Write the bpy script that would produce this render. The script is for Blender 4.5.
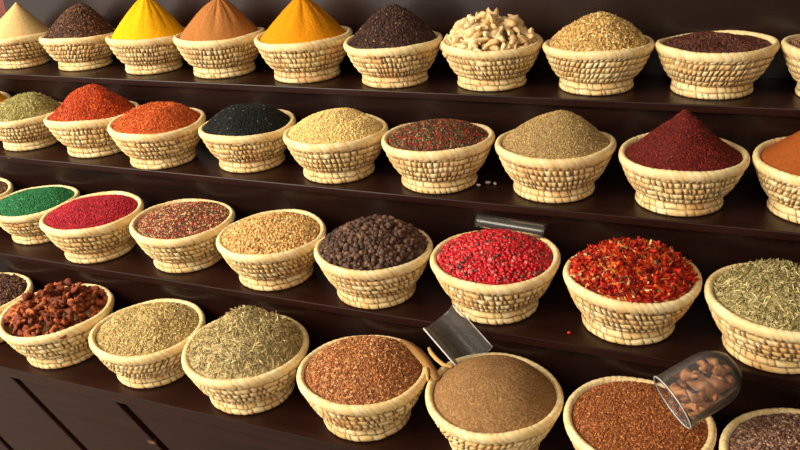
import bpy, math
import numpy as np
from mathutils import Matrix, Vector

for o in list(bpy.data.objects):
    bpy.data.objects.remove(o)
C = bpy.context.scene.collection
RNG = np.random.RandomState(11)

# ------------------------------------------------------------------ camera
EYE = 1.55
cd = bpy.data.cameras.new('camera')
cam = bpy.data.objects.new('camera', cd); C.objects.link(cam)
F_PX, PIT, ROL, YAW = 763.7, .42198, -.0620, .40522
cyw, syw, cp, sp = math.cos(YAW), math.sin(YAW), math.cos(PIT), math.sin(PIT)
fwd = np.array([-syw*cp, cyw*cp, -sp]); rgt = np.array([cyw, syw, 0.]); upv = np.cross(rgt, fwd)
cr, sr = math.cos(ROL), math.sin(ROL)
rx = cr*rgt+sr*upv; ux = -sr*rgt+cr*upv
cam.matrix_world = Matrix(((rx[0], ux[0], -fwd[0], 0), (rx[1], ux[1], -fwd[1], 0), (rx[2], ux[2], -fwd[2], EYE), (0, 0, 0, 1)))
cd.sensor_width = 36; cd.lens = F_PX/800*36; cd.clip_start = .05
cd.dof.use_dof = False
bpy.context.scene.camera = cam

# ------------------------------------------------------------------ world, daylight, exposure
w = bpy.data.worlds.new('world'); bpy.context.scene.world = w; w.use_nodes = True
bg = w.node_tree.nodes['Background']
bg.inputs[0].default_value = (.93, .92, .95, 1); bg.inputs[1].default_value = .75

def area(name, loc, target, sx, sy, power, col):
    l = bpy.data.lights.new(name, 'AREA'); l.shape = 'RECTANGLE'; l.size = sx; l.size_y = sy
    l.energy = power; l.color = col
    o = bpy.data.objects.new(name, l); C.objects.link(o)
    o.location = loc
    d = Vector(target)-Vector(loc)
    o.rotation_euler = d.to_track_quat('-Z', 'Y').to_euler()
    return o
area('daylight_street_opening', (-2.9, -.9, 2.55), (-.9, 1.4, .85), 2.2, 1.6, 160, (1.0, .88, .70))
area('daylight_front_opening', (.5, -1.6, 3.0), (-.4, 1.4, .85), 2.0, 1.4, 26, (1.0, .86, .68))
sl = bpy.data.lights.new('sun', 'SUN'); sl.energy = 5.0; sl.angle = .01; sl.color = (1, .95, .88)
so = bpy.data.objects.new('sun', sl); C.objects.link(so); so.rotation_euler = Vector((-.25, -.5, -.85)).to_track_quat('-Z', 'Y').to_euler()

sc = bpy.context.scene
sc.view_settings.view_transform = 'Standard'; sc.view_settings.look = 'None'
sc.view_settings.exposure = 0.47; sc.view_settings.gamma = 1; sc.view_settings.use_curve_mapping = False
sc.cycles.max_bounces = 8; sc.cycles.transparent_max_bounces = 12

# ------------------------------------------------------------------ helpers
def lin(c):
    return tuple(((v/255)/12.92 if v/255 <= .04045 else ((v/255+.055)/1.055)**2.4) for v in c)

def mesh_np(name, V, faces_list, cols=None, smooth=True, colname='Col'):
    """faces_list: list of int arrays (n,k). cols (nverts,3) linear."""
    me = bpy.data.meshes.new(name)
    V = np.ascontiguousarray(V, dtype=np.float32)
    me.vertices.add(len(V)); me.vertices.foreach_set('co', V.ravel())
    loops = np.concatenate([f.ravel() for f in faces_list]).astype(np.int32)
    tot = np.concatenate([np.full(len(f), f.shape[1]) for f in faces_list]).astype(np.int32)
    start = np.concatenate([[0], np.cumsum(tot)[:-1]]).astype(np.int32)
    me.loops.add(len(loops)); me.loops.foreach_set('vertex_index', loops)
    me.polygons.add(len(tot)); me.polygons.foreach_set('loop_start', start); me.polygons.foreach_set('loop_total', tot)
    me.update(calc_edges=True)
    me.polygons.foreach_set('use_smooth', np.full(len(tot), smooth))
    if cols is not None:
        a = me.color_attributes.new(colname, 'FLOAT_COLOR', 'POINT')
        c4 = np.ones((len(V), 4), np.float32); c4[:, :3] = cols
        a.data.foreach_set('color', c4.ravel())
    me.update()
    return me

def obj(name, me, mat=None, parent=None, loc=(0, 0, 0)):
    o = bpy.data.objects.new(name, me); C.objects.link(o)
    o.location = loc
    if mat is not None and not me.materials: me.materials.append(mat)
    if parent is not None: o.parent = parent
    return o

def tag(o, label, cat=None, group=None, kind=None):
    if label: o['label'] = label
    if cat: o['category'] = cat
    if group: o['group'] = group
    if kind: o['kind'] = kind
    return o

def empty(name, loc):
    o = bpy.data.objects.new(name, None); C.objects.link(o); o.location = loc; o.empty_display_size = .02
    return o

def grid_faces(nr, nt, off=0):
    """quads of a closed-in-theta grid with nr rings, nt columns"""
    i = np.arange(nr-1)[:, None]*nt; j = np.arange(nt)[None, :]; j2 = (j+1) % nt
    return (np.stack([i+j, i+j2, i+nt+j2, i+nt+j], -1).reshape(-1, 4)+off)

def boxes(name, lst, mat, parent=None, bevel=.002):
    """each (x0,x1,y0,y1,z0,z1)"""
    V = []; F = []
    for b in lst:
        n = len(V); x0, x1, y0, y1, z0, z1 = b
        V += [(x0, y0, z0), (x1, y0, z0), (x1, y1, z0), (x0, y1, z0), (x0, y0, z1), (x1, y0, z1), (x1, y1, z1), (x0, y1, z1)]
        F += [[n, n+3, n+2, n+1], [n+4, n+5, n+6, n+7], [n, n+1, n+5, n+4], [n+1, n+2, n+6, n+5], [n+2, n+3, n+7, n+6], [n+3, n, n+4, n+7]]
    me = mesh_np(name, np.array(V), [np.array(F)], smooth=False)
    o = obj(name, me, mat, parent)
    if bevel:
        m = o.modifiers.new('bevel', 'BEVEL'); m.width = bevel; m.segments = 2; m.limit_method = 'ANGLE'
    return o

# ------------------------------------------------------------------ materials
def newmat(name):
    m = bpy.data.materials.new(name); m.use_nodes = True
    nt = m.node_tree; b = nt.nodes['Principled BSDF']
    return m, nt, b

def painted_wood(name, c1, c2, rough=.38, streak=6., gloss=.5):
    m, nt, b = newmat(name)
    tc = nt.nodes.new('ShaderNodeTexCoord'); mp = nt.nodes.new('ShaderNodeMapping')
    mp.inputs['Scale'].default_value = (1.2, streak*3, streak*3)
    nt.links.new(tc.outputs['Object'], mp.inputs[0])
    n = nt.nodes.new('ShaderNodeTexNoise'); n.inputs['Scale'].default_value = 3; n.inputs['Detail'].default_value = 6
    nt.links.new(mp.outputs[0], n.inputs[0])
    r = nt.nodes.new('ShaderNodeValToRGB'); r.color_ramp.elements[0].color = (*lin(c1), 1); r.color_ramp.elements[1].color = (*lin(c2), 1)
    r.color_ramp.elements[0].position = .35; r.color_ramp.elements[1].position = .7
    nt.links.new(n.outputs[0], r.inputs[0])
    # worn specks and scratches
    n2 = nt.nodes.new('ShaderNodeTexNoise'); n2.inputs['Scale'].default_value = 38; n2.inputs['Detail'].default_value = 3
    mp2 = nt.nodes.new('ShaderNodeMapping'); mp2.inputs['Scale'].default_value = (.35, 1, 1)
    nt.links.new(tc.outputs['Object'], mp2.inputs[0]); nt.links.new(mp2.outputs[0], n2.inputs[0])
    r2 = nt.nodes.new('ShaderNodeValToRGB'); r2.color_ramp.elements[0].position = .74; r2.color_ramp.elements[1].position = .82
    nt.links.new(n2.outputs[0], r2.inputs[0])
    mx = nt.nodes.new('ShaderNodeMix'); mx.data_type = 'RGBA'
    nt.links.new(r2.outputs[0], mx.inputs[0]); nt.links.new(r.outputs[0], mx.inputs[6]); mx.inputs[7].default_value = (*lin((120, 84, 66)), 1)
    nt.links.new(mx.outputs[2], b.inputs['Base Color'])
    b.inputs['Roughness'].default_value = rough; b.inputs['Specular IOR Level'].default_value = gloss
    bp = nt.nodes.new('ShaderNodeBump'); bp.inputs['Strength'].default_value = .25; bp.inputs['Distance'].default_value = .002
    nt.links.new(n.outputs[0], bp.inputs['Height']); nt.links.new(bp.outputs[0], b.inputs['Normal'])
    return m

M_WOOD = painted_wood('dark_brown_paint', (30, 12, 8), (42, 19, 13), .36, gloss=.22)
M_RISER = painted_wood('dark_brown_riser_paint', (22, 10, 8), (32, 14, 9), .26, gloss=.38)
M_BACK = painted_wood('dark_brown_wall_paint', (28, 14, 10), (36, 19, 14), .26, 3, gloss=.8)
M_RED = painted_wood('red_brown_paint', (95, 35, 25), (120, 50, 35), .5)
M_FLOOR = painted_wood('stone_floor', (150, 140, 128), (172, 162, 150), .8)
M_BLOCKER = painted_wood('blocker_plaster', (60, 42, 34), (74, 54, 44), .9)  # dark coat for the unseen light-blocking walls and ceiling

# straw: groove factor in red, tint of the stitch in green, stain in blue
def straw_mat():
    m, nt, b = newmat('palm_straw')
    at = nt.nodes.new('ShaderNodeAttribute'); at.attribute_name = 'Weave'
    sep = nt.nodes.new('ShaderNodeSeparateColor'); nt.links.new(at.outputs['Color'], sep.inputs[0])
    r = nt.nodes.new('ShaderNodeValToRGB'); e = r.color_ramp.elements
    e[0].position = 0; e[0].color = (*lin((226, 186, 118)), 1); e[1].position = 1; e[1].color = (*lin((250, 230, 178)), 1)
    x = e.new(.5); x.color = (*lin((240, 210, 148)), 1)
    tc = nt.nodes.new('ShaderNodeTexCoord')
    n = nt.nodes.new('ShaderNodeTexNoise'); n.inputs['Scale'].default_value = 130; n.inputs['Detail'].default_value = 3
    nt.links.new(tc.outputs['Object'], n.inputs[0])
    ad = nt.nodes.new('ShaderNodeMath'); ad.operation = 'MULTIPLY_ADD'; ad.inputs[1].default_value = .5; 
    nt.links.new(n.outputs[0], ad.inputs[0]); 
    sb = nt.nodes.new('ShaderNodeMath'); sb.operation = 'SUBTRACT'; sb.inputs[1].default_value = .25
    nt.links.new(sep.outputs[1], sb.inputs[0]); nt.links.new(sb.outputs[0], ad.inputs[2])
    nt.links.new(ad.outputs[0], r.inputs[0])
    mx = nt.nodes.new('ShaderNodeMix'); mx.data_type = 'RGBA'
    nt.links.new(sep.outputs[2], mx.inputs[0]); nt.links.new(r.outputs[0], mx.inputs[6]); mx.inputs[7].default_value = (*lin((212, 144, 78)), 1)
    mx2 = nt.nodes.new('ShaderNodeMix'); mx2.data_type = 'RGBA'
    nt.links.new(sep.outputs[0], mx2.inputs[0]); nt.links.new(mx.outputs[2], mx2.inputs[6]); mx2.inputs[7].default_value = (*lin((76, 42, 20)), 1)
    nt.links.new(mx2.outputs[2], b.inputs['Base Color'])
    b.inputs['Roughness'].default_value = .62
    b.inputs['Specular IOR Level'].default_value = .35
    bp = nt.nodes.new('ShaderNodeBump'); bp.inputs['Strength'].default_value = .3; bp.inputs['Distance'].default_value = .0015
    nt.links.new(n.outputs[0], bp.inputs['Height']); nt.links.new(bp.outputs[0], b.inputs['Normal'])
    return m
M_STRAW = straw_mat()

def grain_mat(name, rough=.75, spec=.25, vary=.25, scale=260, bump=.5, sheen=0):
    m, nt, b = newmat(name)
    at = nt.nodes.new('ShaderNodeAttribute'); at.attribute_name = 'Col'
    tc = nt.nodes.new('ShaderNodeTexCoord')
    n = nt.nodes.new('ShaderNodeTexNoise'); n.inputs['Scale'].default_value = scale; n.inputs['Detail'].default_value = 4
    nt.links.new(tc.outputs['Object'], n.inputs[0])
    mr = nt.nodes.new('ShaderNodeMapRange'); mr.inputs[1].default_value = .3; mr.inputs[2].default_value = .7
    mr.inputs[3].default_value = 1-vary; mr.inputs[4].default_value = 1+vary
    nt.links.new(n.outputs[0], mr.inputs[0])
    vm = nt.nodes.new('ShaderNodeVectorMath'); vm.operation = 'SCALE'
    nt.links.new(at.outputs['Color'], vm.inputs[0]); nt.links.new(mr.outputs[0], vm.inputs['Scale'])
    nt.links.new(vm.outputs[0], b.inputs['Base Color'])
    b.inputs['Roughness'].default_value = rough; b.inputs['Specular IOR Level'].default_value = spec
    if bump:
        bp = nt.nodes.new('ShaderNodeBump'); bp.inputs['Strength'].default_value = bump; bp.inputs['Distance'].default_value = .0015
        nt.links.new(n.outputs[0], bp.inputs['Height']); nt.links.new(bp.outputs[0], b.inputs['Normal'])
    return m
M_POWDER = grain_mat('ground_spice', .9, .1, .10, 220, .35)
M_COARSE = grain_mat('coarse_ground_spice', .85, .15, .38, 420, .8)
M_GRAIN = grain_mat('dry_grains', .6, .3, .15, 300, .2)
M_SEED = grain_mat('glossy_seeds', .35, .5, .12, 300, .1)
M_ROOT = grain_mat('dried_root', .7, .25, .18, 160, .6)

def plastic_mat():
    m, nt, b = newmat('clear_plastic'); nt.nodes.remove(b); out = nt.nodes['Material Output']
    tr = nt.nodes.new('ShaderNodeBsdfTransparent'); tr.inputs[0].default_value = (.97, .97, .96, 1)
    df = nt.nodes.new('ShaderNodeBsdfDiffuse'); df.inputs[0].default_value = (.75, .74, .70, 1)
    gl = nt.nodes.new('ShaderNodeBsdfGlossy'); gl.inputs['Roughness'].default_value = .20
    fr = nt.nodes.new('ShaderNodeFresnel'); fr.inputs[0].default_value = 1.30
    m1 = nt.nodes.new('ShaderNodeMixShader'); m1.inputs[0].default_value = .03
    m2 = nt.nodes.new('ShaderNodeMixShader')
    tc = nt.nodes.new('ShaderNodeTexCoord'); n = nt.nodes.new('ShaderNodeTexNoise'); n.inputs['Scale'].default_value = 30; n.inputs['Detail'].default_value = 2
    nt.links.new(tc.outputs['Object'], n.inputs[0])
    bp = nt.nodes.new('ShaderNodeBump'); bp.inputs['Strength'].default_value = .15; bp.inputs['Distance'].default_value = .002
    nt.links.new(n.outputs[0], bp.inputs['Height']); nt.links.new(bp.outputs[0], gl.inputs['Normal']); nt.links.new(bp.outputs[0], fr.inputs['Normal'])
    nt.links.new(tr.outputs[0], m1.inputs[1]); nt.links.new(df.outputs[0], m1.inputs[2])
    nt.links.new(fr.outputs[0], m2.inputs[0]); nt.links.new(m1.outputs[0], m2.inputs[1]); nt.links.new(gl.outputs[0], m2.inputs[2])
    nt.links.new(m2.outputs[0], out.inputs[0])
    return m
M_CLEAR = plastic_mat()

def solid(name, c, rough=.7, spec=.3):
    m, nt, b = newmat(name); b.inputs['Roughness'].default_value = rough; b.inputs['Specular IOR Level'].default_value = spec
    tc = nt.nodes.new('ShaderNodeTexCoord'); mp = nt.nodes.new('ShaderNodeMapping'); mp.inputs['Scale'].default_value = (1, 1, 6)
    n = nt.nodes.new('ShaderNodeTexNoise'); n.inputs['Scale'].default_value = 90
    nt.links.new(tc.outputs['Object'], mp.inputs[0]); nt.links.new(mp.outputs[0], n.inputs[0])
    r = nt.nodes.new('ShaderNodeValToRGB'); a = np.array(lin(c))
    r.color_ramp.elements[0].color = (*(a*.7), 1); r.color_ramp.elements[1].color = (*np.minimum(a*1.25, 1), 1)
    nt.links.new(n.outputs[0], r.inputs[0]); nt.links.new(r.outputs[0], b.inputs['Base Color'])
    return m
M_FIBRE = solid('palm_leaf_fibre', (170, 125, 70)); M_STICK = solid('pale_stick', (205, 170, 100))
M_RESIN = solid('white_seed', (205, 190, 165)); M_REDBERRY = solid('red_berry', (190, 30, 30), .4)

# ------------------------------------------------------------------ structure: stepped stand, wall, floor
SZ = [EYE-.4427, EYE-.6051, EYE-.7638, EYE-.9160]         # shelf tops
SY = [1.7186, 1.4934, 1.2710, 1.0523]                     # bowl lines
EDGE = [1.607, 1.385, 1.163, .952]                        # front edges
XL, XR = -2.3, 1.15
BACKY = 1.845
stand = empty('display_stand', ((XL+XR)/2, EDGE[3]+.03, 0))
tag(stand, 'dark brown painted wooden display stand with four stepped shelves carrying the spice bowls', 'display stand')
off = stand.location
def P(x0, x1, y0, y1, z0, z1): return (x0-off.x, x1-off.x, y0-off.y, y1-off.y, z0, z1)
TH = [.017, .017, .017, .024]
for k in range(4):
    yb = BACKY if k == 0 else EDGE[k-1]+.012
    boxes('shelf_board', [P(XL, XR, EDGE[k], yb-.001, SZ[k]-TH[k], SZ[k])], M_WOOD, stand, .0022)
    if k < 3:
        boxes('riser_panel', [P(XL, XR, EDGE[k]+.012, EDGE[k]+.028, SZ[k+1]-TH[k+1], SZ[k]-TH[k]-.0005)], M_RISER, stand, .001)
# front panel of the lowest step: diagonal planks with dark gaps between them
yf = EDGE[3]+.014
boxes('backing_panel', [P(XL, XR, yf+.045, yf+.06, 0, SZ[3]-TH[3]-.001)], M_RISER, stand, 0)
def plank_diag(xtop, width):
    # 45 degree plank running down to the right, top edge against the shelf underside
    zt = SZ[3]-TH[3]-.001; L = zt-.004; s = 1.06
    x0, x1 = xtop, xtop+width
    pts = [(x0, zt), (x1, zt), (x1+L/s, .004), (x0+L/s, .004)]
    V = np.array([(px-off.x, yf-off.y, pz) for px, pz in pts]+[(px-off.x, yf+.02-off.y, pz) for px, pz in pts])
    F = [[3, 2, 1, 0], [4, 5, 6, 7], [0, 1, 5, 4], [1, 2, 6, 5], [2, 3, 7, 6], [3, 0, 4, 7]]
    o = obj('diagonal_plank', mesh_np('diagonal_plank', V, [np.array(F)], smooth=False), M_WOOD, stand)
    m = o.modifiers.new('bevel', 'BEVEL'); m.width = .002; m.segments = 2
for xa, xb in ((-2.28, -1.986), (-1.962, -1.690), (-1.666, -1.386), (-1.362, -1.094), (-1.068, .40)):
    plank_diag(xa, xb-xa)
boxes('end_panel', [P(XL-.02, XL-.001, EDGE[k]+.012, BACKY-.001, (0 if k == 3 else SZ[k+1]), SZ[k]) for k in range(4)], M_WOOD, stand, .001)

o = boxes('wall_back', [(-2.108, 3.2, BACKY, BACKY+.03, 0, 3.6)], M_BACK, None, 0); o['kind'] = 'structure'
o = boxes('floor', [(-12, 6, -8, 7, -.05, 0)], M_FLOOR, None, 0); o['kind'] = 'structure'
o = boxes('wall_left', [(-2.75, -2.111, BACKY+.02, BACKY+.12, 0, 2.6)], M_RED, None, .004); o['kind'] = 'structure'

o = boxes('ceiling_blocker', [(-2.9, 3.2, -1.5, BACKY+.2, 3.60, 3.66)], M_BLOCKER, None, 0); o['kind'] = 'structure'  # unseen roof, added to shade the stall from sun and sky
o = boxes('wall_right_blocker', [(3.2, 3.26, -1.9, BACKY+.03, 0, 3.6)], M_BLOCKER, None, 0); o['kind'] = 'structure'  # added out of view to shut off light from the right
o = boxes('wall_front_blocker', [(-1.5, 3.2, -2.3, -2.24, 0, 3.6)], M_BLOCKER, None, 0); o['kind'] = 'structure'  # unseen, added so the risers reflect something dark at centre and right

# ------------------------------------------------------------------ the basket bowls
HR = .8618
def smooth_noise(th, z, rs, n=6, fmax=9):
    out = np.zeros(np.broadcast(th, z).shape)
    for _ in range(n):
        out += rs.uniform(.4, 1)*np.sin(rs.randint(1, fmax)*th+rs.uniform(-25, 25)*z+rs.uniform(0, 6.28))
    return out/n

def wobble(V, R, rs):
    """gentle hand-made irregularity shared by the parts of one bowl"""
    th = np.arctan2(V[:, 1], V[:, 0]); f = np.clip(V[:, 2]/(HR*R), 0, 1)
    a, b, c, d = rs['w']
    V = V.copy()
    V[:, 2] += f**1.5*R*(.018*np.sin(th+a)+.016*np.sin(2*th+b)+.009*np.sin(3*th+c)+.004*np.sin(7*th+a+c))
    k = 1+.010*f*(np.sin(2*th+d)-.4)
    V[:, 0] *= k; V[:, 1] *= k
    return V

def bowl_parts(R, seed, slant):
    rs = np.random.RandomState(seed); W = {'w': rs.uniform(0, 6.28, 4)}
    NT = 384
    th = np.arange(NT)/NT*2*np.pi
    def cell_pattern(Z, rows, ncell, slant, sharp=1.0):
        """Z in [0,1] over the rows. returns groove 0..1, bump 0..1, tint per cell"""
        TH, ZZ = np.meshgrid(th, Z)
        ZW = ZZ*rows+.26*smooth_noise(TH, ZZ*.1, rs, 6, 16)
        ZW = np.clip(ZW, 0, rows-1e-4)
        row = np.floor(ZW).astype(int); fz = ZW-row
        g = np.zeros_like(TH); tint = np.zeros_like(TH); bump = np.zeros_like(TH)
        for r in range(rows):
            n = int(ncell*rs.uniform(.85, 1.1))
            bnd = np.sort((np.arange(n)+rs.uniform(-.32, .32, n)))/n*2*np.pi
            t = rs.uniform(0, 1, n); keep = rs.uniform(0, 1, n) > .12
            mask = row == r
            ph = (TH[mask]+slant*(fz[mask]-.5)*2*np.pi/n+.012*smooth_noise(TH[mask]*3, fz[mask]*.3, rs)+rs.uniform(0, .1)) % (2*np.pi)
            idx = np.searchsorted(bnd, ph) % n; prev = (idx-1) % n
            d1 = (bnd[idx]-ph) % (2*np.pi); d0 = (ph-bnd[prev]) % (2*np.pi)
            width = (d0+d1)
            s0 = np.where(keep[prev], d0, 9); s1 = np.where(keep[idx], d1, 9)
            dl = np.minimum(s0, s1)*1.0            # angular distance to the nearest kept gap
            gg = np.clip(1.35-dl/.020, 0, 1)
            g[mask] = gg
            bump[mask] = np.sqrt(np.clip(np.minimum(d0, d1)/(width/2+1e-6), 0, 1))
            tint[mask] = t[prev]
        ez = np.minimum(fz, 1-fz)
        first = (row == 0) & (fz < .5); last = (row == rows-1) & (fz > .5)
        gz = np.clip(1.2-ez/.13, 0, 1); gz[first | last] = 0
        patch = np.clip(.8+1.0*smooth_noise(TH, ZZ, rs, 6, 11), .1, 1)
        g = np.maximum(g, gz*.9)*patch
        coil = np.sqrt(np.clip(ez*2, 0, 1))
        return g, coil, bump, tint, TH, ZZ
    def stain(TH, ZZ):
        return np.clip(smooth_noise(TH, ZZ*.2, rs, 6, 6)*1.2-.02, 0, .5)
    # wall: outer woven shell, then plain inner shell
    nz = 56; Z = np.linspace(0, 1, nz)
    g, coil, bump, tint, TH, ZZ = cell_pattern(Z, 5, 64, slant)
    s = Z
    rr = .645+.325*s**.56; zz = .222+.545*s
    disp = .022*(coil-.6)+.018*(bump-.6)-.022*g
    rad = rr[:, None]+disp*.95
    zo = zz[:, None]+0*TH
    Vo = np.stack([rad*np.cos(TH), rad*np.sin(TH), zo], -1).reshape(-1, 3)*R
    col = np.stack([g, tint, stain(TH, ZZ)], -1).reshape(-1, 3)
    ip = np.array([(.90, .76), (.885, .68), (.82, .56), (.74, .44), (.60, .33), (.40, .29), (.15, .28), (.01, .28)])
    Vi = np.concatenate([np.stack([r*np.cos(th), r*np.sin(th), z+0*th], 1) for r, z in ip])*R
    coli = np.tile(np.array([[.05, .35, .1]]), (len(Vi), 1))
    bp = np.array([(.6, .215), (.3, .21), (.01, .21)])
    Vb = np.concatenate([np.stack([r*np.cos(th), r*np.sin(th), z+0*th], 1) for r, z in bp])*R
    colb = np.tile(np.array([[.3, .3, .1]]), (len(Vb), 1))
    # order: bottom centre -> neck -> outer up -> inner down
    V = np.concatenate([Vb[::-1].reshape(3, NT, 3)[:, ::-1].reshape(-1, 3), Vo, Vi])
    c = np.concatenate([colb, col, coli])
    order = np.concatenate([Vb.reshape(3, NT, 3)[::-1].reshape(-1, 3), Vo, Vi])
    nr = 3+nz+len(ip)
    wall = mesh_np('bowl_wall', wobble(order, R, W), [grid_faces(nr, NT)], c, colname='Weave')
    # rim: thick wrapped coil with shallow irregular wraps
    NR = 26; ph = np.linspace(0, 2*np.pi, NR, endpoint=False)
    # cross section: rounded, drawn down on the outside
    cr_ = .938+.055*np.cos(ph); cz = HR-.066+.066*np.sin(ph)
    low = np.clip(-np.sin(ph), 0, 1)*np.clip(np.cos(ph)+.6, 0, 1)
    cz = cz-.035*low; cr_ = cr_-.006*low
    THr, PH = np.meshgrid(th, ph)
    n = 58; bnd = (np.arange(n)+rs.uniform(-.3, .3, n))/n*2*np.pi; bnd.sort()
    q = (THr+.05*np.sin(PH)+.3*0) % (2*np.pi)
    idx = np.searchsorted(bnd, q) % n; prev = (idx-1) % n
    d1 = (bnd[idx]-q) % (2*np.pi); d0 = (q-bnd[prev]) % (2*np.pi)
    strong = rs.uniform(0, 1, n)**2
    st = np.where(d0 < d1, strong[prev], strong[idx])
    outlow = np.clip((HR-.045-cz[:, None]-.0)/.08+.0*THr, 0, 1)*np.clip(np.cos(PH)+.4, 0, 1)
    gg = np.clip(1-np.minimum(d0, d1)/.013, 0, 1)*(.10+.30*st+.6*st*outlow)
    bm = np.sqrt(np.clip(np.minimum(d0, d1)/((d0+d1)/2), 0, 1))
    dsp = .006*(bm-.6)-.006*gg+.005*smooth_noise(THr, PH*.05, rs, 6, 16)
    nx, nzv = np.cos(ph)[:, None], np.sin(ph)[:, None]
    rad = cr_[:, None]+dsp*nx; zr = cz[:, None]+dsp*nzv
    Vr = np.stack([rad*np.cos(THr), rad*np.sin(THr), zr], -1).reshape(-1, 3)*R
    tr = rs.uniform(.45, 1, n)[prev]
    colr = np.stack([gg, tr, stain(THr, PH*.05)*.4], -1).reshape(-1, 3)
    i = np.arange(NR)[:, None]; j = np.arange(NT)[None, :]
    f = np.stack([i*NT+j, i*NT+(j+1) % NT, ((i+1) % NR)*NT+(j+1) % NT, ((i+1) % NR)*NT+j], -1).reshape(-1, 4)
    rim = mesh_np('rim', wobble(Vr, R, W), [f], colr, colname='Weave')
    # foot ring, two coils
    nf = 24; Z = np.linspace(0, 1, nf)
    g, coil, bump, tint, TH, ZZ = cell_pattern(Z, 2, 34, .3)
    rr = .672-.045*np.clip((Z-.5)/.5, 0, 1)**1.5-.03*np.clip(1-Z/.12, 0, 1)**2
    disp = .022*(coil-.6)+.006*(bump-.6)-.008*g
    disp[0] *= 0
    rad = rr[:, None]+disp
    Vf = np.stack([rad*np.cos(TH), rad*np.sin(TH), .225*Z[:, None]+0*TH], -1).reshape(-1, 3)*R
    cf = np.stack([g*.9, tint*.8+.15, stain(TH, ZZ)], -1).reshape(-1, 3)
    fi = np.array([(.55, .225), (.53, .1), (.55, 0.0)])
    Vfi = np.concatenate([np.stack([r*np.cos(th), r*np.sin(th), z+0*th], 1) for r, z in fi])*R
    nr = nf+3
    f = grid_faces(nr, NT); fc = grid_faces(2, NT)            # close the underside
    fc = np.where(fc < NT, fc+(nr-1)*NT, fc-NT)
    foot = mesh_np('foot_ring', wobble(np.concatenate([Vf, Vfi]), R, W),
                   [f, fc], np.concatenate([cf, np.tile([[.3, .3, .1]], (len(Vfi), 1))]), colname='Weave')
    return wall, rim, foot

# ------------------------------------------------------------------ grain templates (unit length along x)
def t_seed():
    V = [(-.5, 0, 0)]
    for x, r in ((-.22, .42), (.22, .42)):
        for k in range(5):
            a = k/5*2*np.pi; V.append((x, r*np.cos(a), r*np.sin(a)))
    V.append((.5, 0, 0)); F = []
    for k in range(5):
        k2 = (k+1) % 5
        F += [(0, 1+k2, 1+k), (1+k, 1+k2, 6+k2), (1+k, 6+k2, 6+k), (11, 6+k, 6+k2)]
    return np.array(V), np.array(F)
def t_ball():
    import bmesh
    bm = bmesh.new(); bmesh.ops.create_icosphere(bm, subdivisions=2, radius=.5)
    V = np.array([v.co[:] for v in bm.verts]); F = np.array([[v.index for v in f.verts] for f in bm.faces]); bm.free()
    return V, F
def t_ball1():
    import bmesh
    bm = bmesh.new(); bmesh.ops.create_icosphere(bm, subdivisions=1, radius=.5)
    V = np.array([v.co[:] for v in bm.verts]); F = np.array([[v.index for v in f.verts] for f in bm.faces]); bm.free()
    return V, F
def t_crumb():
    r = np.random.RandomState(3)
    V, F = t_ball1(); V = V*r.uniform(.55, 1.15, (len(V), 1)); return V, F
def t_needle(curve=.12):
    V = []; xs = [-.5, -.17, .17, .5]; rs = [.25, .5, .5, .2]
    for x, q in zip(xs, rs):
        zc = curve*(1-4*x*x)
        for a in (0, 2.1, 4.2): V.append((x, q*np.cos(a), zc/1+q*np.sin(a)))
    V = np.array(V); F = []
    for i in range(3):
        for k in range(3):
            a, b = i*3+k, i*3+(k+1) % 3
            F += [(a, b, b+3), (a, b+3, a+3)]
    F += [(0, 2, 1), (9, 10, 11)]
    return V, np.array(F)
def t_flake():
    """curled thin chip with thickness"""
    xs = np.linspace(-.5, .5, 5); V = []
    for s in (0, 1):
        for x in xs:
            z = .35*(x*x*4)-.1+(.10 if s else 0)
            hw = .5*(1-.5*abs(x)*1.2)
            V += [(x, -hw, z+.12), (x, 0, z), (x, hw, z+.12)]
    V = np.array(V); F = []
    for i in range(4):
        for k in range(2):
            a = i*3+k; F += [(a, a+3, a+4), (a, a+4, a+1)]
            b = a+15; F += [(b, b+4, b+3), (b, b+1, b+4)]
    for i in range(4):
        a = i*3; F += [(a, a+15, a+18), (a, a+18, a+3)]; a += 2; F += [(a, a+3, a+18), (a, a+18, a+15)]
    for e in (0, 12):
        for k in range(2): a = e+k; F += [(a, a+1, a+16), (a, a+16, a+15)]
    return V, np.array(F)
TEMPL = {'seed': t_seed(), 'ball': t_ball(), 'ball1': t_ball1(), 'crumb': t_crumb(), 'needle': t_needle(), 'flake': t_flake(), 'stalk': t_needle(.5)}

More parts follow.
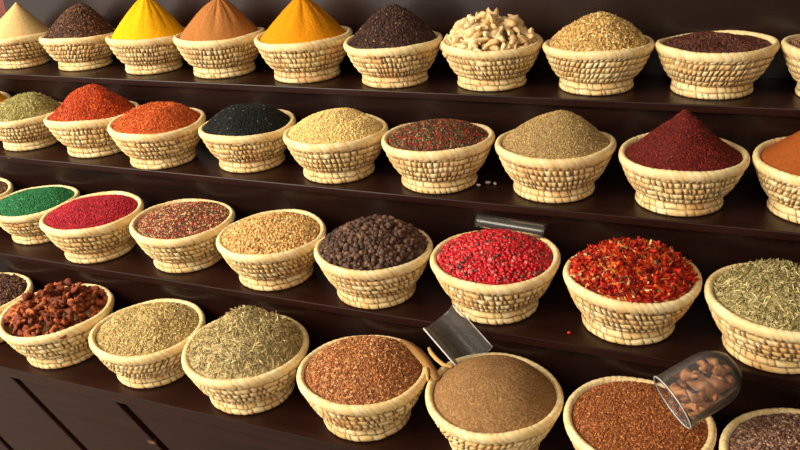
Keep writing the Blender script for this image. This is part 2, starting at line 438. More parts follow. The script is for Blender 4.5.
def heap_h(kind, t):
    t = np.clip(t, 0, 1)
    if kind == 'cone':  return np.where(t < .06, 1-.06-(t/.06)**2*.03+.03, 1-t)*.98
    if kind == 'sand':  return (1-t)**1.28+.05*np.sin(np.pi*t)      # grains piled high
    if kind == 'peak':  return .3*(1-t)+.7*(1-t*t)**1.1
    if kind == 'dome':  return (1-t**2.2)
    return 1-t**3                                                     # flat
def make_heap(name, R, seed, kind, h, dx, pal, grains, mat, rough=.004, ridge=0, lump=0, base=None, gain=1.):
    rs = np.random.RandomState(seed)
    NT, NR = 192, 56
    th = np.arange(NT)/NT*2*np.pi
    rr = np.linspace(0.004, 1, NR)
    RE = .886
    edge = HR-.055
    def surf(x, y):
        """x,y in units of R -> height in units of R"""
        # peak shifted sideways by dx
        rho = np.sqrt(x*x+y*y)/RE
        for _ in range(2):
            xs = x-dx*np.clip(1-rho, 0, 1); r2 = np.sqrt(xs*xs+y*y)/RE; rho = r2
        t = np.clip(rho, 0, 1); a = np.arctan2(y, xs)
        z = h*heap_h(kind, t)
        for f, ph, am in modes:
            z = z+am*np.sin(f[0]*x+f[1]*y+ph)*(1-t**3)
        if ridge:
            rg = sum(am*np.abs(np.sin(n*a/2+p+.6*t)) for n, p, am in ridges)
            z = z+ridge*rg*np.sin(np.pi*np.clip(t*1.03, 0, 1))*1.0
        return z+edge
    modes = [((rs.uniform(-9, 9), rs.uniform(-9, 9)), rs.uniform(0, 6.28), (.010+lump)*rs.uniform(.4, 1)) for _ in range(5)]
    ridges = [(rs.randint(5, 12), rs.uniform(0, 6.28), rs.uniform(.4, 1)) for _ in range(4)]
    TH, RR = np.meshgrid(th, rr)
    X, Y = RE*RR*np.cos(TH), RE*RR*np.sin(TH)
    Z = surf(X, Y)+rs.normal(0, 1, X.shape)*rough*np.clip((1-RR)*6, 0.15, 1)*np.clip(RR*6, 0, 1)
    top = np.stack([X, Y, Z], -1).reshape(-1, 3)
    sk = [np.stack([r*np.cos(th), r*np.sin(th), z+0*th], 1) for r, z in ((.872, edge-.05), (.80, HR-.26), (.60, HR-.48), (.01, HR-.52))]
    V = np.concatenate([top]+sk)*R
    pc = np.array([lin(c) for c, _ in pal])*gain; pw = np.array([q for _, q in pal], float); pw /= pw.sum()
    bc = np.array(lin(base)) if base else (pc*pw[:, None]).sum(0)*(.72 if grains else 1)
    k = rs.choice(len(pc), len(V), p=pw)
    mixf = .5 if not grains else .15
    cols = bc[None]*(1-mixf)+pc[k]*mixf if len(pc) > 1 else np.tile(bc, (len(V), 1))
    nr = NR+4
    f = grid_faces(nr, NT)
    # cap the top centre
    cap = np.stack([np.zeros(NT-2, int), np.arange(1, NT-1), np.arange(2, NT)], 1)
    Vs = [V]; Fs = [cap]; Cs = [cols]; n0 = len(V)
    for tn, N, size, asp, flat, tilt, *own in grains:
        TV, TF = TEMPL[tn]
        u = rs.uniform(0, 1, N)**.5*.965; a = rs.uniform(0, 2*np.pi, N)
        x, y = RE*u*np.cos(a), RE*u*np.sin(a)
        e = .01
        z = surf(x, y); gx = (surf(x+e, y)-surf(x-e, y))/(2*e); gy = (surf(x, y+e)-surf(x, y-e))/(2*e)
        nrm = np.stack([-gx, -gy, np.ones(N)], 1); nrm += rs.normal(0, tilt, (N, 3))
        nrm /= np.linalg.norm(nrm, axis=1, keepdims=True)
        tang = rs.normal(0, 1, (N, 3)); tang -= (tang*nrm).sum(1, keepdims=True)*nrm; tang /= np.linalg.norm(tang, axis=1, keepdims=True)
        bit = np.cross(nrm, tang)
        S = size/R*rs.uniform(.7, 1.25, (N, 1)); 
        w = S*asp*rs.uniform(.8, 1.2, (N, 1)); hh = w*flat
        L = TV[None]*1.0
        loc = (L[..., 0:1]*S[:, None]*tang[:, None]+L[..., 1:2]*w[:, None]*bit[:, None]+L[..., 2:3]*hh[:, None]*nrm[:, None])
        pos = np.stack([x, y, z], 1)+nrm*(hh*rs.uniform(-.1, .55, (N, 1)))
        # keep pieces inside the rim
        v = (pos[:, None]+loc)
        rho = np.linalg.norm(v[..., :2], axis=-1, keepdims=True); lim = np.where(v[..., 2:3] > HR, .965, .892); 
        v[..., :2] *= np.minimum(1, lim/np.maximum(rho, 1e-6))
        v = v.reshape(-1, 3)*R
        Vs.append(v)
        Fs.append((TF[None]+(np.arange(N)*len(TV))[:, None, None]+n0).reshape(-1, TF.shape[1])); n0 += len(v)
        gp, gw = (pc, pw) if not own else (np.array([lin(c_) for c_, _ in own[0]]), np.array([q_ for _, q_ in own[0]], float))
        kk = rs.choice(len(gp), N, p=gw/gw.sum()); c = gp[kk]*rs.uniform(.68, 1.34, (N, 1))
        Cs.append(np.repeat(c, len(TV), 0))
    return mesh_np(name, np.concatenate(Vs), [f, np.concatenate(Fs)], np.clip(np.concatenate(Cs), 0, 1))

# ------------------------------------------------------------------ catalogue of the bowls
G = lambda *a: [a]
# key: (shelf, x, dy, scale, contents name, bowl label, heap label, category, kind, h, dx, palette, grains, material, kwargs)
ITEMS = [
 ('A', -1.951, .008, .902, 'ground_spice_heap', 'woven straw bowl holding the cream powder cone, leftmost on the top shelf', 'pale cream ground spice heaped in a cone in the leftmost bowl on the top shelf', 'cone', .90, .28, [((220, 188, 128), 3), ((196, 160, 100), 1)], [], 'P', {}),
 ('A', -1.716, .016, .918, 'seed_heap', 'woven straw bowl of dark brown seeds between the cream cone and the yellow cone', 'dark brown seeds heaped between the cream powder and the yellow powder, top shelf', 'peak', .80, .28, [((86, 56, 40), 4), ((136, 94, 62), 2), ((46, 28, 22), 2)], [('seed', 3400, .0078, .42, 1, .7)], 'G', {'lump': .008}),
 ('A', -1.463, .018, .960, 'ground_spice_heap', 'woven straw bowl holding the tall bright yellow powder cone on the top shelf', 'bright yellow ground spice in a tall fluted cone on the top shelf', 'cone', .96, .12, [((246, 180, 22), 3), ((240, 168, 14), 1)], [], 'P', {'ridge': .055}),
 ('A', -1.224, .006, 1.010, 'ground_spice_heap', 'woven straw bowl holding the light brown powder cone on the top shelf', 'light brown ground spice in a pointed cone on the top shelf', 'cone', .86, .10, [((176, 116, 62), 3), ((160, 100, 48), 1)], [], 'P', {'ridge': .032}),
 ('A', -.967, -.005, 1.035, 'ground_spice_heap', 'woven straw bowl holding the orange-yellow powder cone on the top shelf', 'orange-yellow ground spice in a smooth pointed cone on the top shelf', 'cone', .87, .02, [((224, 144, 18), 3), ((210, 130, 12), 1)], [], 'P', {'ridge': .020}),
 ('A', -.718, -.018, .988, 'seed_heap', 'woven straw bowl of dark brown dried leaves right of the orange-yellow cone', 'dark brown crumbled dried leaves heaped right of the orange-yellow cone', 'peak', .72, .07, [((58, 36, 28), 4), ((88, 56, 40), 2), ((36, 22, 20), 3), ((140, 110, 60), .1)], [('crumb', 3600, .0068, .6, .7, .8), ('seed', 1500, .0085, .35, 1, .8)], 'G', {'gain': 1.2, 'lump': .01}),
 ('A', -.478, -.008, .980, 'ROOTS', 'woven straw bowl piled with pale knobbly dried roots on the top shelf', '', 'dome', .42, .05, [], [], 'G', {}),
 ('A', -.240, -.004, .985, 'seed_heap', 'woven straw bowl of yellow-green seeds right of the pale dried roots', 'yellow-green elongated seeds heaped right of the pale roots, top shelf', 'dome', .50, -.04, [((206, 168, 100), 4), ((164, 128, 70), 2), ((232, 204, 142), 1.5)], [('seed', 3600, .0098, .34, 1, .7), ('needle', 260, .013, .12, 1, .9)], 'G', {'gain': 1.08, 'lump': .006}),
 ('A', -.001, .011, 1.0, 'dried_leaf_heap', 'woven straw bowl of level dark red-brown leaves, pale rim bare all round, top shelf', 'dark red-brown crumbled leaves lying level below a bare rim on the top shelf', 'flat', .07, 0, [((84, 44, 30), 4), ((108, 62, 42), 2), ((44, 22, 20), 2)], [('crumb', 3600, .0075, .6, .7, .9)], 'G', {'gain': 1.15, 'lump': .018}),
 ('A', .242, .008, 1.012, 'seed_heap', 'woven straw bowl cut by the right edge of the view on the top shelf', 'light brown seeds in the rightmost bowl of the top shelf', 'dome', .20, 0, [((140, 100, 74), 3), ((100, 66, 46), 2), ((180, 144, 110), 1)], [('crumb', 3000, .007, .6, .8, .5)], 'G', {}),

 ('B', -1.955, .006, 1.0, 'ground_spice_heap', 'woven straw bowl left of the green herb bowl, second shelf, at the left edge', 'yellow powder cone at the left edge of the second shelf', 'cone', .98, .32, [((240, 182, 26), 3), ((230, 168, 16), 1)], [], 'P', {}),
 ('B', -1.733, .0, .90, 'dried_herb_heap', 'woven straw bowl of olive-green dried herb, left end of the second shelf', 'olive-green chopped dried herb heaped beside the yellow cone on the second shelf', 'peak', .50, .30, [((158, 148, 84), 4), ((122, 116, 60), 2), ((206, 192, 134), 1.8)], [('needle', 3600, .0115, .15, 1, .8)], 'G', {'gain': 1.2}),
 ('B', -1.497, .018, 1.0, 'chilli_flake_heap', 'woven straw bowl with a high mound of red-orange flakes, second shelf', 'deep red-orange flakes in a high round mound on the second shelf', 'peak', .60, .12, [((190, 62, 16), 4), ((150, 40, 12), 2), ((216, 100, 30), 2)], [('crumb', 4200, .0064, .7, .6, .8)], 'G', {'lump': .012}),
 ('B', -1.262, -.031, .995, 'chilli_flake_heap', 'woven straw bowl with a low mound of orange flakes beside the black seeds', 'light orange-red flakes in a low mound left of the black seeds', 'dome', .36, .04, [((216, 98, 36), 4), ((190, 70, 22), 2), ((236, 138, 70), 1.5)], [('needle', 4200, .0090, .18, 1, .8)], 'G', {'lump': .010}),
 ('B', -1.021, .0, .978, 'seed_heap', 'woven straw bowl of glossy black seeds on the second shelf', 'glossy black seeds heaped on the second shelf', 'dome', .40, .03, [((11, 14, 12), 5), ((20, 26, 22), 2), ((120, 130, 118), .12)], [('crumb', 4200, .0054, .7, .7, .9)], 'G', {'lump': .004}),  # the few pale grains are painted sparkle on the black seeds
 ('B', -.780, -.011, 1.012, 'seed_heap', 'woven straw bowl of pale yellow fine seeds on the second shelf', 'pale yellow fine seeds heaped in a low dome on the second shelf', 'dome', .36, .03, [((236, 204, 132), 4), ((214, 178, 106), 2), ((246, 222, 160), 1)], [('ball1', 6500, .0040, .8, .8, .4)], 'G', {'gain': 1.08}),
 ('B', -.534, -.013, 1.016, 'mixed_spice_heap', 'woven straw bowl of dark mixed spice with red bits on the second shelf', 'dark mixed spice with red and green bits on the second shelf', 'dome', .26, .04, [((66, 46, 30), 4), ((110, 82, 54), 2), ((184, 34, 30), 1.6), ((164, 140, 92), .9), ((86, 88, 48), 1)], [('crumb', 4200, .0066, .7, .6, .8)], 'G', {}),
 ('B', -.285, -.002, 1.022, 'ground_spice_heap', 'woven straw bowl holding the greenish tan peaked mound on the second shelf', 'greenish tan coarse ground spice in a peaked mound on the second shelf', 'peak', .56, .06, [((166, 138, 88), 4), ((138, 110, 66), 2), ((196, 170, 118), 1.2)], [('crumb', 7500, .0037, .8, .8, .6)], 'G', {'gain': 1.2}),
 ('B', -.038, -.009, 1.0, 'ground_spice_heap', 'woven straw bowl holding the dark maroon cone on the second shelf', 'dark maroon coarse ground spice in a steep cone on the second shelf', 'sand', .72, -.04, [((108, 24, 14), 4), ((76, 14, 10), 3), ((140, 42, 22), 1.2)], [('crumb', 6500, .0046, .7, .6, .8), ('stalk', 14, .018, .05, 1, .8)], 'G', {'lump': .010}),
 ('B', .203, .015, 1.004, 'ground_spice_heap', 'woven straw bowl holding the cinnamon-brown cone, right end of the second shelf', 'cinnamon-brown smooth powder cone at the right end of the second shelf', 'cone', .74, -.06, [((158, 84, 36), 3), ((144, 72, 28), 1)], [], 'P', {}),

 ('C', -1.757, .0, .940, 'mixed_spice_heap', 'woven straw bowl cut by the left edge on the third shelf', 'speckled brown spice in the bowl at the left edge of the third shelf', 'flat', .10, 0, [((112, 76, 48), 3), ((70, 44, 30), 2), ((160, 120, 80), 1)], [('crumb', 3600, .0056, .7, .6, .6)], 'G', {}),
 ('C', -1.538, .015, .885, 'dried_herb_heap', 'woven straw bowl of vivid green flakes on the third shelf', 'vivid green dried flakes on the third shelf', 'dome', .22, .08, [((34, 118, 66), 4), ((20, 88, 46), 2), ((70, 152, 92), 1)], [('crumb', 5000, .0055, .7, .6, .8)], 'G', {}),
 ('C', -1.318, -.023, .986, 'ground_spice_heap', 'woven straw bowl of crimson granules between the green flakes and the speckled mix', 'crimson-pink fine granules right of the vivid green flakes', 'dome', .20, .06, [((176, 26, 42), 4), ((146, 16, 32), 2), ((206, 56, 66), 1)], [('ball1', 6000, .0042, .8, .8, .6)], 'G', {}),
 ('C', -1.075, -.003, .980, 'mixed_spice_heap', 'woven straw bowl of speckled red, green and tan mix on the third shelf', 'speckled mix of red, tan and dark green grains on the third shelf', 'dome', .16, .05, [((150, 44, 38), 3), ((196, 164, 116), 2.2), ((74, 70, 44), 2), ((110, 72, 50), 2)], [('ball1', 5200, .0048, .8, .8, .4)], 'G', {'gain': 1.25}),
 ('C', -.836, -.018, .983, 'seed_heap', 'woven straw bowl of round tan seeds left of the dark peppercorns', 'round tan seeds heaped left of the dark peppercorns', 'dome', .24, .04, [((198, 158, 98), 4), ((166, 124, 70), 2.5), ((224, 190, 132), 1)], [('ball1', 5000, .0054, .9, .9, .5)], 'G', {'gain': 1.3}),
 ('C', -.596, -.024, .992, 'peppercorn_heap', 'woven straw bowl heaped with dark brown peppercorns on the third shelf', 'large round dark brown peppercorns heaped on the third shelf', 'dome', .42, .04, [((84, 60, 46), 4), ((62, 42, 34), 2), ((108, 80, 60), 1.5), ((190, 40, 30), .01)], [('ball', 1250, .0098, .98, .98, .2)], 'G', {'gain': 1.1}),
 ('C', -.350, -.008, 1.026, 'peppercorn_heap', 'woven straw bowl of bright red peppercorns with the clear scoop behind it', 'bright red peppercorns flecked with dark bits on the third shelf', 'dome', .26, .0, [((206, 26, 38), 5), ((168, 16, 28), 2), ((90, 52, 44), 1), ((228, 112, 104), .7)], [('ball', 3000, .0066, .94, .94, .3), ('crumb', 500, .006, .8, .7, .5)], 'S', {}),
 ('C', -.099, -.006, 1.010, 'chilli_heap', 'woven straw bowl piled with crushed red chillies and seeds on the third shelf', 'crushed dried red chillies with pale seeds and stems on the third shelf', 'dome', .38, .0, [((196, 40, 14), 4), ((150, 20, 10), 3), ((224, 88, 26), 2), ((100, 18, 12), 1.2), ((232, 196, 132), .55), ((206, 120, 50), .8)], [('flake', 950, .026, .22, 1, .9), ('flake', 900, .014, .42, 1, .9), ('crumb', 60, .0095, .8, .6, .5, [((236, 204, 142), 1)]), ('crumb', 130, .0080, .8, .6, .5, [((228, 150, 84), 1)]), ('stalk', 110, .032, .075, 1, .9, [((214, 160, 92), 1), ((196, 110, 50), 1)])], 'G', {'lump': .016}),
 ('C', .144, -.021, 1.002, 'dried_herb_heap', 'woven straw bowl of grey-green needle leaves, right end of the third shelf', 'grey-green dried needle leaves heaped at the right end of the third shelf', 'dome', .38, -.05, [((164, 150, 100), 4), ((128, 116, 70), 3), ((204, 188, 136), 2), ((96, 84, 46), 1)], [('needle', 2900, .0195, .115, .8, .45)], 'G', {'gain': 1.22}),

 ('D', -1.526, .025, .980, 'clove_heap', 'woven straw bowl of dark brown cloves at the left edge, lowest shelf', 'dark brown cloves in the bowl at the left edge of the lowest shelf', 'flat', .12, 0, [((92, 58, 42), 3), ((60, 36, 28), 3), ((130, 92, 66), 1)], [('seed', 1900, .016, .26, 1, .8)], 'G', {}),
 ('D', -1.284, .021, 1.008, 'PODS', 'woven straw bowl of reddish brown shrivelled pods on the lowest shelf', '', 'dome', .24, .08, [], [], 'G', {}),
 ('D', -1.038, .004, .986, 'seed_heap', 'woven straw bowl of greenish tan seeds between the pods and the curly needles', 'greenish tan small seeds in a shallow dome on the lowest shelf', 'dome', .26, .05, [((180, 156, 100), 4), ((142, 120, 70), 2.5), ((212, 190, 138), 1.2)], [('seed', 5600, .0066, .42, 1, .6)], 'G', {'gain': 1.3}),
 ('D', -.794, .005, 1.040, 'dried_herb_heap', 'woven straw bowl heaped with grey-green curly dried stalks on the lowest shelf', 'grey-green curly dried stalks heaped high on the lowest shelf', 'dome', .50, .05, [((176, 158, 110), 4), ((136, 118, 74), 3), ((214, 194, 144), 2), ((96, 82, 48), 1)], [('stalk', 3300, .0195, .085, 1, .7)], 'G', {'gain': 1.4, 'lump': .008}),
 ('D', -.541, -.004, 1.02, 'seed_heap', 'woven straw bowl of reddish tan fine seeds on the lowest shelf', 'reddish tan fine seeds beside the grey-brown powder on the lowest shelf', 'dome', .36, .14, [((172, 108, 60), 4), ((122, 72, 38), 2.5), ((210, 164, 110), 1.3)], [('seed', 6000, .0062, .42, 1, .6), ('crumb', 30, .008, .8, .8, .3)], 'G', {'gain': 1.15}),
 ('D', -.295, .004, 1.0, 'ground_spice_heap', 'woven straw bowl of smooth grey-brown powder with a clear scoop stuck in it', 'grey-brown fine powder in a smooth dome on the lowest shelf', 'dome', .46, -.01, [((134, 98, 60), 3), ((104, 74, 46), 1.4), ((168, 132, 88), 1.4)], [], 'C', {'gain': 1.15}),
 ('D', -.054, .006, 1.0, 'seed_heap', 'woven straw bowl of rust-brown fine seeds under the clear cup', 'rust-brown fine seeds in the bowl under the clear cup', 'flat', .17, 0, [((152, 86, 38), 4), ((112, 56, 22), 2.5), ((190, 124, 66), 1.3)], [('seed', 7000, .0052, .45, 1, .6)], 'S', {'gain': 1.1}),
 ('D', .191, -.019, 1.025, 'seed_heap', 'woven straw bowl of purplish brown seeds in the bottom right corner', 'purplish brown seeds in the bowl in the bottom right corner', 'flat', .12, 0, [((118, 86, 68), 4), ((82, 56, 44), 2.5), ((160, 130, 106), 1.2)], [('seed', 3800, .0090, .45, .8, .6)], 'S', {'gain': 1.25}),
]
MATS = {'P': M_POWDER, 'C': M_COARSE, 'G': M_GRAIN, 'S': M_SEED}

def lump_mesh(name, rs, length, width, knob=.3, bend=.3, col=(200, 170, 120), col2=None, segs=9, nt=10, curl=0.):
    """one irregular elongated piece: bent, knobbly, closed"""
    t = np.linspace(0, 1, segs); th = np.arange(nt)/nt*2*np.pi
    ang = curl*(t-.5)*2
    cx = np.cumsum(np.cos(ang))/segs*length; cz = np.cumsum(np.sin(ang+0.0))/segs*length
    cx -= cx.mean(); cz -= cz.mean()
    cy = bend*width*np.sin(np.pi*t*rs.uniform(.8, 2))
    prof = np.sqrt(np.clip(1-(2*t-1)**4, 0.02, 1))*(1+knob*np.sin(t*rs.uniform(4, 11)+rs.uniform(0, 6)))
    V = []
    for i in range(segs):
        r = width/2*prof[i]*(1+.22*np.sin(2*th+rs.uniform(0, 6))+rs.normal(0, .07, nt))
        if i in (0, segs-1): r = r*.35
        nxv, nzv = -np.sin(ang[i]), np.cos(ang[i])
        V.append(np.stack([cx[i]+nxv*r*np.sin(th), cy[i]+r*np.cos(th), cz[i]+nzv*r*np.sin(th)], 1))
    V = np.concatenate(V)
    f = grid_faces(segs, nt)
    caps = np.array([list(range(nt))[::-1], [(segs-1)*nt+k for k in range(nt)]])
    a = np.array(lin(col)); b = np.array(lin(col2 or col))
    m = rs.uniform(0, 1, (len(V), 1))*.5+.5*(np.sin(V[:, :1]/width*3+rs.uniform(0, 6))*.5+.5)
    return mesh_np(name, V, [f, caps], a[None]*(1-m)+b[None]*m)

def place_pieces(name, label, cat, group, protos, mat, centre, R, shells, rs, minlen, tilt=.5):
    """shells: list of (count, h, radius fraction, zoff)"""
    pts = []
    for N, hh, rf, zo, kind in shells:
        placed = 0; tries = 0
        while placed < N and tries < N*200:
            tries += 1
            u = rs.uniform(0, 1)**.5*rf; a = rs.uniform(0, 6.283)
            x, y = u*np.cos(a)*.82, u*np.sin(a)*.82
            z = HR-.05+hh*float(heap_h(kind, np.array(u)))+zo
            p = np.array([x, y, z])*R
            if all(np.linalg.norm(p-q) > minlen for q in pts):
                pts.append(p); placed += 1
                me = protos[rs.randint(len(protos))]
                o = bpy.data.objects.new(name, me); C.objects.link(o)
                slope = 2*hh*u/.8
                o.location = centre+Vector(p)
                nv = Vector((x*slope/max(u, .01)+rs.normal(0, tilt*.4), y*slope/max(u, .01)+rs.normal(0, tilt*.4), 1)).normalized()
                q = nv.to_track_quat('Z', 'X') @ __import__('mathutils').Quaternion((0, 0, 1), rs.uniform(0, 6.283))
                o.rotation_mode = 'QUATERNION'; o.rotation_quaternion = q
                s = rs.uniform(.75, 1.15); o.scale = (s, s, s)
                tag(o, label, cat, group)

ROWZ = dict(zip('ABCD', range(4)))
CENT = {}
for i, it in enumerate(ITEMS):
    shelf, x, dy, s, cname, blab, hlab, kind, h, dx, pal, grains, mk, kw = it
    r = ROWZ[shelf]; R = .12*s*1.004
    dy = min(dy, (.1264, .1256, .1260, .1227)[r]-R-.001)
    loc = Vector((x, SY[r]+dy, SZ[r]+.0005))
    rs = np.random.RandomState(500+i)
    slant = rs.choice([-.55, .25, .55, .0, .4])
    wall, rim, foot = bowl_parts(R, 100+i, slant)
    b = empty('basket_bowl', loc); tag(b, blab, 'bowl', 'woven straw bowls of spices on the stepped stand')
    obj('bowl_wall', wall, M_STRAW, b); obj('rim', rim, M_STRAW, b); obj('foot_ring', foot, M_STRAW, b)
    CENT[(shelf, round(x, 3))] = (loc, R)
    if cname == 'ROOTS':
        protos = []
        for k in range(12):
            c1, c2 = [((240, 218, 168), (216, 184, 128)), ((232, 202, 148), (208, 168, 112)), ((242, 222, 176), (218, 190, 134)), ((220, 176, 118), (240, 212, 160))][k % 4]
            me = lump_mesh('dried_root', rs, rs.uniform(.024, .062), rs.uniform(.012, .019), .26, .7, c1, c2, curl=rs.uniform(-.8, .8))
            me.materials.append(M_ROOT); protos.append(me)
        place_pieces('dried_root', 'pale knobbly dried root piece heaped in the bowl left of the yellow-green seeds', 'dried root', 'pale dried roots heaped on the top shelf',
                     protos, M_ROOT, loc, R, [(60, .30, 1.0, -.14, 'dome'), (105, .42, 1.07, .0, 'dome'), (24, .46, .9, .09, 'dome')], rs, .0112, .9)
        continue
    if cname == 'PODS':
        protos = []
        for k in range(12):
            c1, c2 = [((150, 72, 34), (112, 50, 26)), ((176, 92, 44), (132, 62, 30)), ((120, 56, 32), (90, 40, 24)), ((188, 110, 62), (150, 76, 40))][k % 4]
            me = lump_mesh('dried_pod', rs, rs.uniform(.017, .034), rs.uniform(.010, .015), .35, .5, c1, c2, curl=rs.uniform(-1.6, 1.6))
            me.materials.append(M_ROOT); protos.append(me)
        place_pieces('dried_pod', 'shrivelled reddish brown dried pod heaped in the bowl beside the dark cloves', 'dried pod', 'shrivelled pods in a bowl on the lowest shelf',
                     protos, M_ROOT, loc, R, [(95, .20, 1.02, -.12, 'dome'), (140, .26, 1.075, .0, 'dome'), (22, .32, .8, .07, 'dome')], rs, .0082, .8)
        continue
    me = make_heap(cname, R, 300+i, kind, h, dx, pal, grains, MATS[mk], **kw)
    hobj = obj(cname, me, MATS[mk], None, loc)
    tag(hobj, hlab, 'spice', None, 'stuff')

# ------------------------------------------------------------------ small things
def ribbon(name, pts, width, thick, mat, updir=(0, 0, 1), parent=None, taper=None):
    """strip along pts with real thickness"""
    pts = [Vector(p) for p in pts]; V = []; F = []
    for i, p in enumerate(pts):
        d = (pts[min(i+1, len(pts)-1)]-pts[max(i-1, 0)]).normalized()
        s = d.cross(Vector(updir)).normalized(); n = s.cross(d)
        w_ = width*(taper[i] if taper else 1)/2
        V += [tuple(p-s*w_), tuple(p+s*w_), tuple(p+s*w_+n*thick), tuple(p-s*w_+n*thick)]
        if i:
            a = 4*(i-1); b = 4*i
            for k in range(4): F.append((a+k, a+(k+1) % 4, b+(k+1) % 4, b+k))
    F.append((3, 2, 1, 0)); n = 4*(len(pts)-1); F.append((n, n+1, n+2, n+3))
    me = mesh_np(name, np.array(V), [np.array(F)])
    return obj(name, me, mat, parent)

def frame_obj(o, origin, xaxis, zhint):
    x = Vector(xaxis).normalized(); y = Vector(zhint).cross(x).normalized(); z = x.cross(y)
    o.matrix_world = Matrix(((x.x, y.x, z.x, origin[0]), (x.y, y.y, z.y, origin[1]), (x.z, y.z, z.z, origin[2]), (0, 0, 0, 1)))

def scoop_mesh(name, L, rad, arc, t=.0012, round_end=False, lip=.0):
    """open trough along +x: part of a cut bottle, with thickness; round_end closes it with a dome"""
    nx, na = 26, 30
    xs = np.linspace(0, 1, nx); a = np.linspace(-arc/2, arc/2, na)
    def layer(dr):
        V = []
        for x in xs:
            if round_end:
                q = np.clip((x-.62)/.38, 0, 1); rr_ = (rad-dr)*math.sqrt(max(1-q**2.6, .0004)); px = x*(L-dr)
            else:
                rr_ = rad-dr; px = x*L
            for k in a: V.append((px, rr_*math.sin(k), -rr_*math.cos(k)))
        return V
    V = layer(0)+layer(t); n = nx*na; F = []
    closed = arc > 6.28
    for i in range(nx-1):
        for k in range(na-1):
            p = i*na+k; F.append((p, p+1, p+na+1, p+na)); F.append((n+p, n+p+na, n+p+na+1, n+p+1))
    for i in range(nx-1):
        if not closed:
            p = i*na; F.append((p, p+na, n+p+na, n+p)); p += na-1; F.append((p, n+p, n+p+na, p+na))
    for k in range(na-1):
        F.append((k, n+k, n+k+1, k+1))
        if not round_end:
            p = (nx-1)*na+k; F.append((p, p+1, n+p+1, n+p))
    me = mesh_np(name, np.array(V), [np.array(F)])
    return me

# clear scoop lying behind the red peppercorns
def lens_ray(u, v):
    return Vector(fwd)+Vector(rx)*((u-400)/F_PX)-Vector(ux)*((v-225)/F_PX)
# (1) scoop lying along the back rim of the red peppercorn bowl
c6, R6 = CENT[('C', -.350)]
me = scoop_mesh('plastic_scoop', .150, .016, 3.3)
o = obj('plastic_scoop', me, M_CLEAR)
frame_obj(o, (-0.4186, 1.3850, 0.9026), (0.1605, -0.0280, 0.0044), (0, .5, -1))
tag(o, 'clear plastic scoop lying along the back rim of the bright red peppercorn bowl', 'scoop')

# (2) scoop stuck in the grey-brown powder
c5, R5 = CENT[('D', -.295)]
me = scoop_mesh('plastic_scoop', .108, .042, 2.1)
o = obj('plastic_scoop', me, M_CLEAR)
frame_obj(o, (-.3355, 1.0945, .7712), (-.074, .030, .052), (.23, -.68, .70))
def edge_glint(parent, L, rad, arc, side, br):  # added bead whose pale colour paints a highlight along the scoop edge
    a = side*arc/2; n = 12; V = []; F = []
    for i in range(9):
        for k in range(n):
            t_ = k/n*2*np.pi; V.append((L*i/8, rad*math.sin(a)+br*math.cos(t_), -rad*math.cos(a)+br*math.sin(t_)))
    me_ = mesh_np('edge_glint', np.array(V), [grid_faces(9, n), np.array([list(range(n))[::-1], [8*n+k for k in range(n)]])])
    e = obj('edge_glint', me_, M_GLINT, parent); e.matrix_parent_inverse = Matrix.Identity(4)
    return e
M_GLINT = solid('painted_edge_glint', (205, 205, 200), .18, .9)  # whitish colour stands in for the glint on clear plastic edges
edge_glint(o, .108, .042, 2.1, 1, .0016); edge_glint(o, .108, .042, 2.1, -1, .0007)
tag(o, 'clear plastic scoop standing tilted in the back of the grey-brown powder', 'scoop')

# (3) clear cup on its side with nuggets inside
def shell_cup(name, L, rad, t):
    nt, prof = 64, []
    N = 20
    outer = [(x*L, rad*(1-.03*x)*math.sqrt(max(1-np.clip((x-.5)/.5, 0, 1)**2.6, 0))) for x in np.linspace(0, 1, N)]
    outer[-1] = (L, .001)
    lipo = [(-.001, rad+.0004), (0.0, rad+.0010), (.002, rad+.0008), (.004, rad)]
    inner = [(min(x, L-t)-(0 if x < L*.9 else t*.5), max(r-t, .0008)) for x, r in outer][::-1]
    pr = [(-.002, rad-t)]+lipo+outer[2:]+inner[:-1]
    V = [(x, r*math.cos(a), r*math.sin(a)) for x, r in pr for a in np.arange(nt)/nt*2*np.pi]
    n = len(pr); i = np.arange(n)[:, None]; j = np.arange(nt)[None]
    f = np.stack([i*nt+j, i*nt+(j+1) % nt, ((i+1) % n)*nt+(j+1) % nt, ((i+1) % n)*nt+j], -1).reshape(-1, 4)
    return mesh_np(name, np.array(V), [f])
c7, R7 = CENT[('D', -.054)]
cup_me = shell_cup('plastic_cup', .116, .045, .0008)
cup = obj('plastic_cup', cup_me, M_CLEAR)
CUPO = Vector((-.006, 1.037, .792)); CUPX = Vector((.74, .53, .42)).normalized()
frame_obj(cup, CUPO, CUPX, (0, 0, 1))
tag(cup, 'clear plastic cup lying on its side with brown nuggets inside, on the rust-brown seeds', 'cup')
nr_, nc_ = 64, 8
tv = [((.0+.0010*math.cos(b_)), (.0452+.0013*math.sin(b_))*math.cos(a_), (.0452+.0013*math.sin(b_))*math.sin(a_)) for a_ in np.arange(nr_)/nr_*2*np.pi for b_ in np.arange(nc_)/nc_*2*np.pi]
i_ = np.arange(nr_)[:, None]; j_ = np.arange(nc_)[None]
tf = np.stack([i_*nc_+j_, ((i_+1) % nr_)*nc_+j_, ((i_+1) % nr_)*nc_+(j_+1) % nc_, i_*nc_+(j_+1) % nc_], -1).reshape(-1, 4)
obj('cup_rim_glint', mesh_np('cup_rim_glint', np.array(tv), [tf]), M_GLINT, cup)  # added pale ring, a painted bright line round the cup mouth
rs = np.random.RandomState(77)
M3 = cup.matrix_world.copy()
pts = []; tries = 0
protos = []
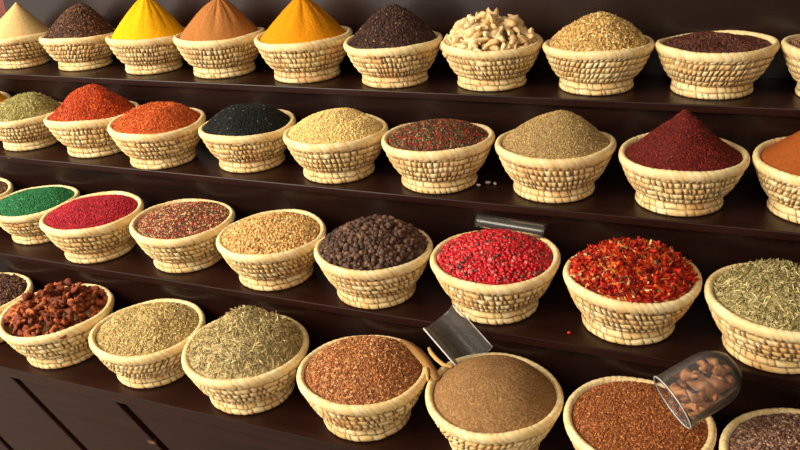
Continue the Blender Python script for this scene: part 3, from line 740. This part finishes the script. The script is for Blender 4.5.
for k in range(6):
    c1, c2 = [((190, 130, 88), (146, 92, 58)), ((206, 156, 112), (168, 114, 74)), ((166, 106, 68), (194, 140, 98))][k % 3]
    m_ = lump_mesh('dried_nugget', rs, rs.uniform(.026, .042), rs.uniform(.012, .017), .35, .4, c1, c2, curl=rs.uniform(-.8, .8)); m_.materials.append(M_ROOT); protos.append(m_)
while len(pts) < 34 and tries < 8000:
    tries += 1
    px = rs.uniform(.014, .092); a = rs.uniform(0, 6.28); rr_ = rs.uniform(0, 1)**.5*(.035 if px < .07 else .025)
    p = Vector((px, rr_*math.cos(a), rr_*math.sin(a)))
    if p.z > .030: continue
    if all((p-q).length > .0145 for q in pts):
        pts.append(p)
        o = bpy.data.objects.new('dried_nugget', protos[rs.randint(6)]); C.objects.link(o)
        o.location = M3 @ p
        o.rotation_euler = (rs.uniform(-.5, .5), rs.uniform(-.5, .5), rs.uniform(0, 6.28))
        s = rs.uniform(.8, 1.0); o.scale = (s, s, s)
        tag(o, 'brown lumpy dried nugget inside the clear cup on its side', 'dried nugget', 'brown nuggets inside the clear cup')

# (4) leaf strip and two pale sticks between the reddish tan seeds and the grey-brown powder
zr = c5.z+HR*R5
o = ribbon('palm_leaf_strip', [(-.500, 1.136, zr+.014), (-.480, 1.123, zr+.016), (-.458, 1.107, zr+.016), (-.436, 1.088, zr+.014), (-.414, 1.066, zr+.010), (-.396, 1.046, zr+.006)], .020, .0015, M_FIBRE, taper=[.3, .8, 1, 1, .9, .6])
tag(o, 'flat tan strip of dried palm leaf bridging the two bowls beside the tilted clear scoop', 'leaf strip')
def stick(pts, w, label):
    o = ribbon('dried_stick', pts, w, w*.8, M_STICK, taper=[.7]+[1]*(len(pts)-2)+[.7])
    m = o.modifiers.new('bevel', 'BEVEL'); m.width = w*.25; m.segments = 2
    tag(o, label, 'stick')
stick([(-.434, 1.110, zr+.022), (-.424, 1.096, zr+.022), (-.409, 1.081, zr+.022), (-.393, 1.071, zr+.020), (-.376, 1.072, zr+.018)], .007, 'longer pale yellow curved stick lying left of the tilted clear scoop')
stick([(-.424, 1.066, zr+.012), (-.418, 1.054, zr+.009), (-.411, 1.040, zr+.003)], .006, 'short pale yellow stick at the right rim of the reddish tan seeds')

# (5) spilled bits on the shelves
def bit(name, x, y, z, L, W, mat, label, cat, rot, group=None):
    V, F = t_ball()
    me = mesh_np(name, V*np.array([L, W, W]), [F]); o = obj(name, me, mat, None, (x, y, z+W*.48)); o.rotation_euler = (0, 0, rot)
    tag(o, label, cat, group)
bit('white_seed', -.442, 1.470, SZ[1], .010, .006, M_RESIN, 'small white seed spilled on the second shelf, frontmost of three', 'seed', .1)
bit('white_seed', -.427, 1.490, SZ[1], .013, .006, M_RESIN, 'small white seed spilled on the second shelf, longest of three and in the middle', 'seed', .2)
bit('white_seed', -.410, 1.487, SZ[1], .010, .006, M_RESIN, 'small white seed spilled on the second shelf, rightmost of three', 'seed', -.9)
bit('red_peppercorn', -.193, 1.194, SZ[2], .007, .0065, M_REDBERRY, 'single red peppercorn fallen on the shelf in front of the crushed chilli bowl', 'peppercorn', 0)
